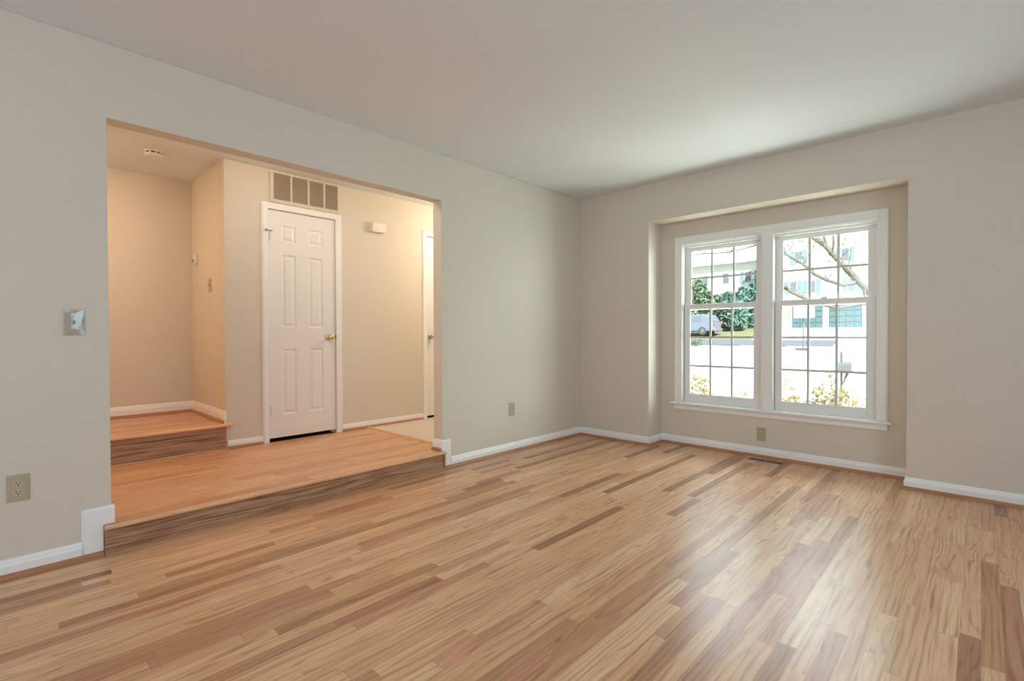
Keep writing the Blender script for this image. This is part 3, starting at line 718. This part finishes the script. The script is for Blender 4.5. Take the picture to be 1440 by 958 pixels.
# foliage
def leaf_mat(name, cols):
    t = NT(name); n = t.white(t.n('ShaderNodeObjectInfo').outputs['Location']) if False else t.noise(t.pos(), 9.0, 3)
    n2 = t.math('MULTIPLY_ADD', t.math('SUBTRACT', n, 0.5), 2.2, 0.5)
    c = t.ramp(n2, [(i / (len(cols) - 1), x) for i, x in enumerate(cols)])
    b = t.bsdf(c, 0.6, 0.3)
    return t.m
M['evergreen'] = leaf_mat('evergreen_needles', [lin(66, 90, 78), lin(88, 112, 92), lin(120, 138, 110)])
M['evergreen2'] = leaf_mat('evergreen_bluish', [lin(70, 102, 98), lin(88, 122, 114), lin(118, 146, 132)])
M['shrub'] = leaf_mat('shrub_leaves', [lin(126, 128, 88), lin(172, 168, 122), lin(160, 130, 108), lin(116, 124, 84)])
M['dry_leaf'] = leaf_mat('dry_leaves', [lin(160, 128, 104), lin(176, 152, 118), lin(132, 112, 100)])
def leaves(n, pos, size):
    bm = BM()
    for _ in range(n):
        p = pos(); s = size * rnd.uniform(0.6, 1.3)
        u = Vector((rnd.gauss(0, 1), rnd.gauss(0, 1), rnd.gauss(0, 1))).normalized(); v = u.orthogonal().normalized(); v.rotate(Matrix.Rotation(rnd.uniform(0, 6.28), 3, u)); w = u.cross(v)
        q = [p - v * s, p + w * s * 0.55 + u * s * 0.12, p + v * s, p - w * s * 0.55 + u * s * 0.12]
        bm.faces.new([bm.verts.new(x) for x in q])
    return bm
def ell(c, r, shell=0.55):
    def f():
        while True:
            d = Vector((rnd.gauss(0, 1), rnd.gauss(0, 1), rnd.gauss(0, 1))).normalized() * rnd.uniform(shell, 1.0)
            k = 1 + 0.12 * math.sin(5 * d.x + c[0]) * math.cos(4 * d.z + c[1])
            p = Vector((c[0] + d.x * r[0] * k, c[1] + d.y * r[1] * k, c[2] + d.z * r[2] * k))
            if p.z > gz(p.y) + 0.02: return p
    return f
def evergreen(x, y, w, h, mat, label):
    g = gz(y); r = empty('evergreen_tree', (x, y, g), label=label, cat='tree', group='evergreens of the hedge')
    obj('trunk', tube(BM(), [(x, y, g - 0.1), (x + 0.05, y, g + h * 0.5), (x, y, g + h * 0.8)], [0.12, 0.09, 0.04]), 'bark', r)
    obj('foliage', leaves(int(2600 * w), ell((x, y, g + h * 0.50), (w, w * 0.8, h * 0.54), 0.45), 0.19), mat, r)
evergreen(-14.4, 36.9, 1.4, 4.1, 'evergreen', 'dark round evergreen behind the parked car')
evergreen(-13.4, 39.6, 1.2, 3.0, 'evergreen', 'low dark evergreen at the dip of the hedge')
evergreen(-11.4, 36.9, 1.2, 3.1, 'evergreen2', 'bluish evergreen next to the low one in the hedge')
evergreen(-10.6, 39.4, 1.1, 3.7, 'evergreen2', 'tall bluish evergreen closing the hedge beside the garage house')
def shrub(x, y, w, h, n, label, name='shrub', mat='shrub', size=0.029, grp='leafy shrubs below the windows'):
    g = gz(y); r = empty(name, (x, y, g), label=label, cat='shrub', group=grp)
    bm = BM()
    for k in range(7):
        a = rnd.uniform(0, 6.28); t = Vector((x + math.cos(a) * w * rnd.uniform(0.3, 0.9), y + math.sin(a) * w * 0.6, g + h * rnd.uniform(0.7, 1.0)))
        m_ = Vector((x, y, g)).lerp(t, 0.5) + Vector((0, 0, 0.08 * h)); tube(bm, [(x + math.cos(a) * 0.03, y, g - 0.03), m_, t], [0.008, 0.006, 0.002], 5)
    obj('stem', bm, 'bark', r)
    obj('foliage', leaves(n, ell((x, y, g + h * 0.55), (w, w * 0.7, h * 0.5), 0.15), size), mat, r)
shrub(0.74, 1.30, 0.27, 1.12, 2300, 'leafy shrub below the window nearer the room corner')
shrub(1.20, 1.62, 0.22, 1.00, 800, 'sparse shrub below the middle of the window nearer the corner')
shrub(1.66, 1.30, 0.25, 1.06, 2000, 'yellowish shrub at the near side of the mailbox window')
shrub(1.98, 1.72, 0.24, 1.13, 1900, 'pinkish tipped shrub in the middle below the mailbox window')
shrub(2.30, 1.30, 0.24, 0.98, 1700, 'low shrub below the outer panes of the mailbox window')
shrub(-11.3, 29.4, 0.8, 0.55, 500, 'low grey green bush beside the shadow-coloured lane strip', name='low_bush', mat='evergreen', size=0.06, grp='low bushes by the lane')

# the bare tree in the front yard
TYY = 6.6
tr = empty('bare_tree', (2.35, TYY, gz(TYY)), label='bare branching tree standing close outside the mailbox window', cat='tree')
def P(x, z, dy=0.0): return (x, TYY + dy, z)
obj('trunk', tube(BM(), [P(2.35, -0.85), P(2.28, 0.3), P(2.12, 1.0), P(1.90, 1.55), P(1.56, 1.98, -0.05), P(1.47, 2.10)], [0.16, 0.13, 0.11, 0.085, 0.062, 0.055], 12), 'bark', tr, smooth=True)
def branch(pts, rads):
    return obj('branch', tube(BM(), pts, rads, 8), 'bark', tr, smooth=True)
br = []
br.append(branch([P(1.47, 2.08), P(1.30, 2.30, 0.05), P(1.17, 2.47, 0.1), P(0.93, 2.80, 0.15), P(0.72, 2.98, 0.2), P(0.35, 3.2, 0.3)], [0.058, 0.055, 0.052, 0.045, 0.035, 0.02]))
br.append(branch([P(1.50, 2.04), P(1.28, 1.98, -0.1), P(1.02, 2.10, -0.15), P(0.83, 2.22, -0.2), P(0.66, 2.42, -0.25), P(0.38, 2.63, -0.3), P(0.20, 2.70, -0.4), P(-0.3, 2.95, -0.5)], [0.045, 0.034, 0.036, 0.033, 0.028, 0.024, 0.02, 0.012]))
br.append(branch([P(1.56, 1.98), P(1.60, 1.85, -0.1), P(1.62, 1.62, -0.15), P(1.2, 1.55, -0.2), P(0.75, 1.72, -0.25), P(0.45, 1.90, -0.3), P(0.22, 2.05, -0.3)], [0.03, 0.028, 0.028, 0.03, 0.034, 0.030, 0.018]))
br.append(branch([P(1.06, 2.62, 0.1), P(1.08, 2.80, 0.15), P(1.06, 3.10, 0.2)], [0.03, 0.024, 0.015]))
br.append(branch([P(0.96, 2.76, 0.15), P(0.92, 2.95, 0.2), P(0.85, 3.15, 0.2)], [0.03, 0.022, 0.015]))
br.append(branch([P(-0.1, 2.86, -0.45), P(-0.7, 2.78, -0.4), P(-1.2, 2.82, -0.4), P(-1.8, 2.80, -0.3)], [0.016, 0.016, 0.013, 0.006]))
br.append(branch([P(-0.3, 2.95, -0.5), P(-0.7, 3.02, -0.5), P(-1.2, 3.22, -0.5)], [0.014, 0.012, 0.006]))
tips = []
src = [P(1.3, 2.30, .05), P(1.17, 2.47, .1), P(0.93, 2.80, .15), P(1.02, 2.1, -.15), P(0.83, 2.22, -.2), P(0.66, 2.42, -.25), P(0.38, 2.63, -.3), P(0.75, 1.72, -.25), P(0.45, 1.9, -.3), P(-0.7, 2.78, -.4), P(-1.2, 2.82, -.4), P(1.42, 2.16, 0), P(0.2, 2.7, -.4)]
for p in src * 4:
    a = Vector(p); d = Vector((rnd.uniform(-0.5, 0.35), rnd.uniform(-0.2, 0.2), rnd.uniform(0.15, 0.6)))
    m_ = a + d * 0.5 + Vector((rnd.uniform(-.06, .06), 0, rnd.uniform(-.04, .04))); e = a + d
    obj('twig', tube(BM(), [a, m_, e], [0.009, 0.006, 0.002], 5), 'bark', tr); tips += [m_, e, e + Vector((rnd.uniform(-.1, .1), 0, rnd.uniform(-.1, .1)))]
def lp():
    p = rnd.choice(tips); return p + Vector((rnd.gauss(0, .16), rnd.gauss(0, .14), rnd.gauss(0, .14)))
obj('leaves', leaves(620, lp, 0.024), 'dry_leaf', tr)

# mailbox at the curb
mb = empty('mailbox', (0.56, 10.5, gz(10.5)), label='grey mailbox on a braced post at the court edge', cat='mailbox')
g = gz(10.5)
obj('post', boxb(0.515, 0.565, 10.61, 10.66, g - 0.1, 0.52), 'post', mb, bevel=0.008)
obj('finial', lathe(BM(), [(0, 0.52), (0.030, 0.52), (0.02, 0.55), (0.04, 0.59), (0.02, 0.63), (0, 0.64)], Matrix.Translation((0.54, 10.635, 0)), 12), 'post', mb, smooth=True)
bm = BM(); box(bm, 0.38, 0.80, 10.47, 10.61, 0.10, 0.145)
obj('arm', bm, 'post', mb, bevel=0.005)
obj('brace', prism(BM(), [(0.555, -0.24), (0.60, -0.20), (0.72, 0.10), (0.65, 0.10)], lambda a, c: (a, 10.58, c), lambda a, c: (a, 10.62, c)), 'post', mb)
pts = [(10.40, 0.147), (10.60, 0.147), (10.60, 0.27)] + [(10.50 + 0.10 * math.cos(a), 0.27 + 0.09 * math.sin(a)) for a in [PI * k / 8 for k in range(1, 8)]] + [(10.40, 0.27)]
bx = obj('box', prism(BM(), pts, lambda a, c: (0.505, a, c), lambda a, c: (0.79, a, c)), 'box_grey', mb)
obj('door', prism(BM(), [(10.5 + (a - 10.5) * 1.04, c) for a, c in pts], lambda a, c: (0.490, a, c), lambda a, c: (0.505, a, c)), 'steel', mb)

# basketball hoop
hp = empty('basketball_hoop', (-4.50, 28.6, gz(28.6)), label='white basketball hoop on a pole in front of the garage', cat='basketball hoop')
g = gz(28.6)
obj('base', boxb(-4.85, -4.1, 28.3, 28.9, g, g + 0.10), 'steel', hp, bevel=0.03)
obj('pole', tube(BM(), [(-4.48, 28.6, g + 0.1), (-4.48, 28.6, 2.9)], [0.05, 0.05], 10), 'box_grey', hp)
obj('backboard', boxb(-4.95, -3.86, 28.40, 28.46, 2.02, 2.80), 'acrylic', hp, bevel=0.01)
bm = BM(); tube(bm, [(-4.4 + 0.22 * math.cos(2 * PI * k / 16), 28.15 + 0.22 * math.sin(2 * PI * k / 16), 2.16) for k in range(17)], [0.012] * 17, 6)
obj('rim', bm, 'tail', hp)

# parked car
ca = empty('parked_car', (-13.9, 34.2, gz(34.2)), label='pale silver blue sport utility car parked in front of the hedge', cat='car')
g = gz(34.2) + 0.02; cx0, cx1 = -16.2, -11.65
side = [(cx0, g + 0.35), (cx0 + 0.05, g + 0.85), (cx0 + 1.15, g + 1.02), (cx0 + 1.75, g + 1.58), (cx1 - 0.45, g + 1.62), (cx1 - 0.05, g + 0.98), (cx1, g + 0.45), (cx1 - 0.08, g + 0.30), (cx0 + 0.1, g + 0.30)]
obj('body', prism(BM(), side, lambda a, c: (a, 33.35, c), lambda a, c: (a, 35.05, c)), 'car_paint', ca, bevel=0.07)
for xa, xb in ((-14.35, -13.45), (-13.38, -12.55)):
    obj('side_window', prism(BM(), [(xa, g + 1.05), (xb, g + 1.05), (xb - 0.06, g + 1.48), (xa + (0.3 if xa < -14 else 0.03), g + 1.48)], lambda a, c: (a, 33.335, c), lambda a, c: (a, 33.36, c)), 'car_glass', ca)
obj('rear_window', prism(BM(), [(cx1 - 0.385, g + 1.50), (cx1 - 0.09, g + 1.06), (cx1 - 0.06, g + 1.06), (cx1 - 0.355, g + 1.50)], lambda a, c: (a, 33.5, c), lambda a, c: (a, 34.9, c)), 'car_glass', ca)
obj('bumper', boxb(cx1 - 0.2, cx1 + 0.12, 33.4, 35.0, g + 0.30, g + 0.55), 'car_paint', ca, bevel=0.05)
for y in (33.40, 34.80): obj('tail_lamp', boxb(cx1 - 0.16, cx1 + 0.02, y, y + 0.2, g + 0.75, g + 0.98), 'tail', ca, bevel=0.02)
for x in (cx0 + 0.9, cx1 - 0.85):
    for y in (33.33, 34.85):
        wh = obj('wheel', lathe(BM(), [(0, 0), (0.20, 0), (0.30, 0.02), (0.345, 0.06), (0.345, 0.17), (0.30, 0.22), (0, 0.22)], Matrix.Translation((x, y + 0.22, g + 0.325)) @ Matrix.Rotation(PI / 2, 4, 'X'), 24), 'tyre', ca)
        obj('hub', lathe(BM(), [(0, 0.22), (0.19, 0.22), (0.17, 0.232), (0, 0.235)], Matrix.Translation((x, y + 0.22, g + 0.325)) @ Matrix.Rotation(PI / 2, 4, 'X'), 20), 'box_grey', wh)
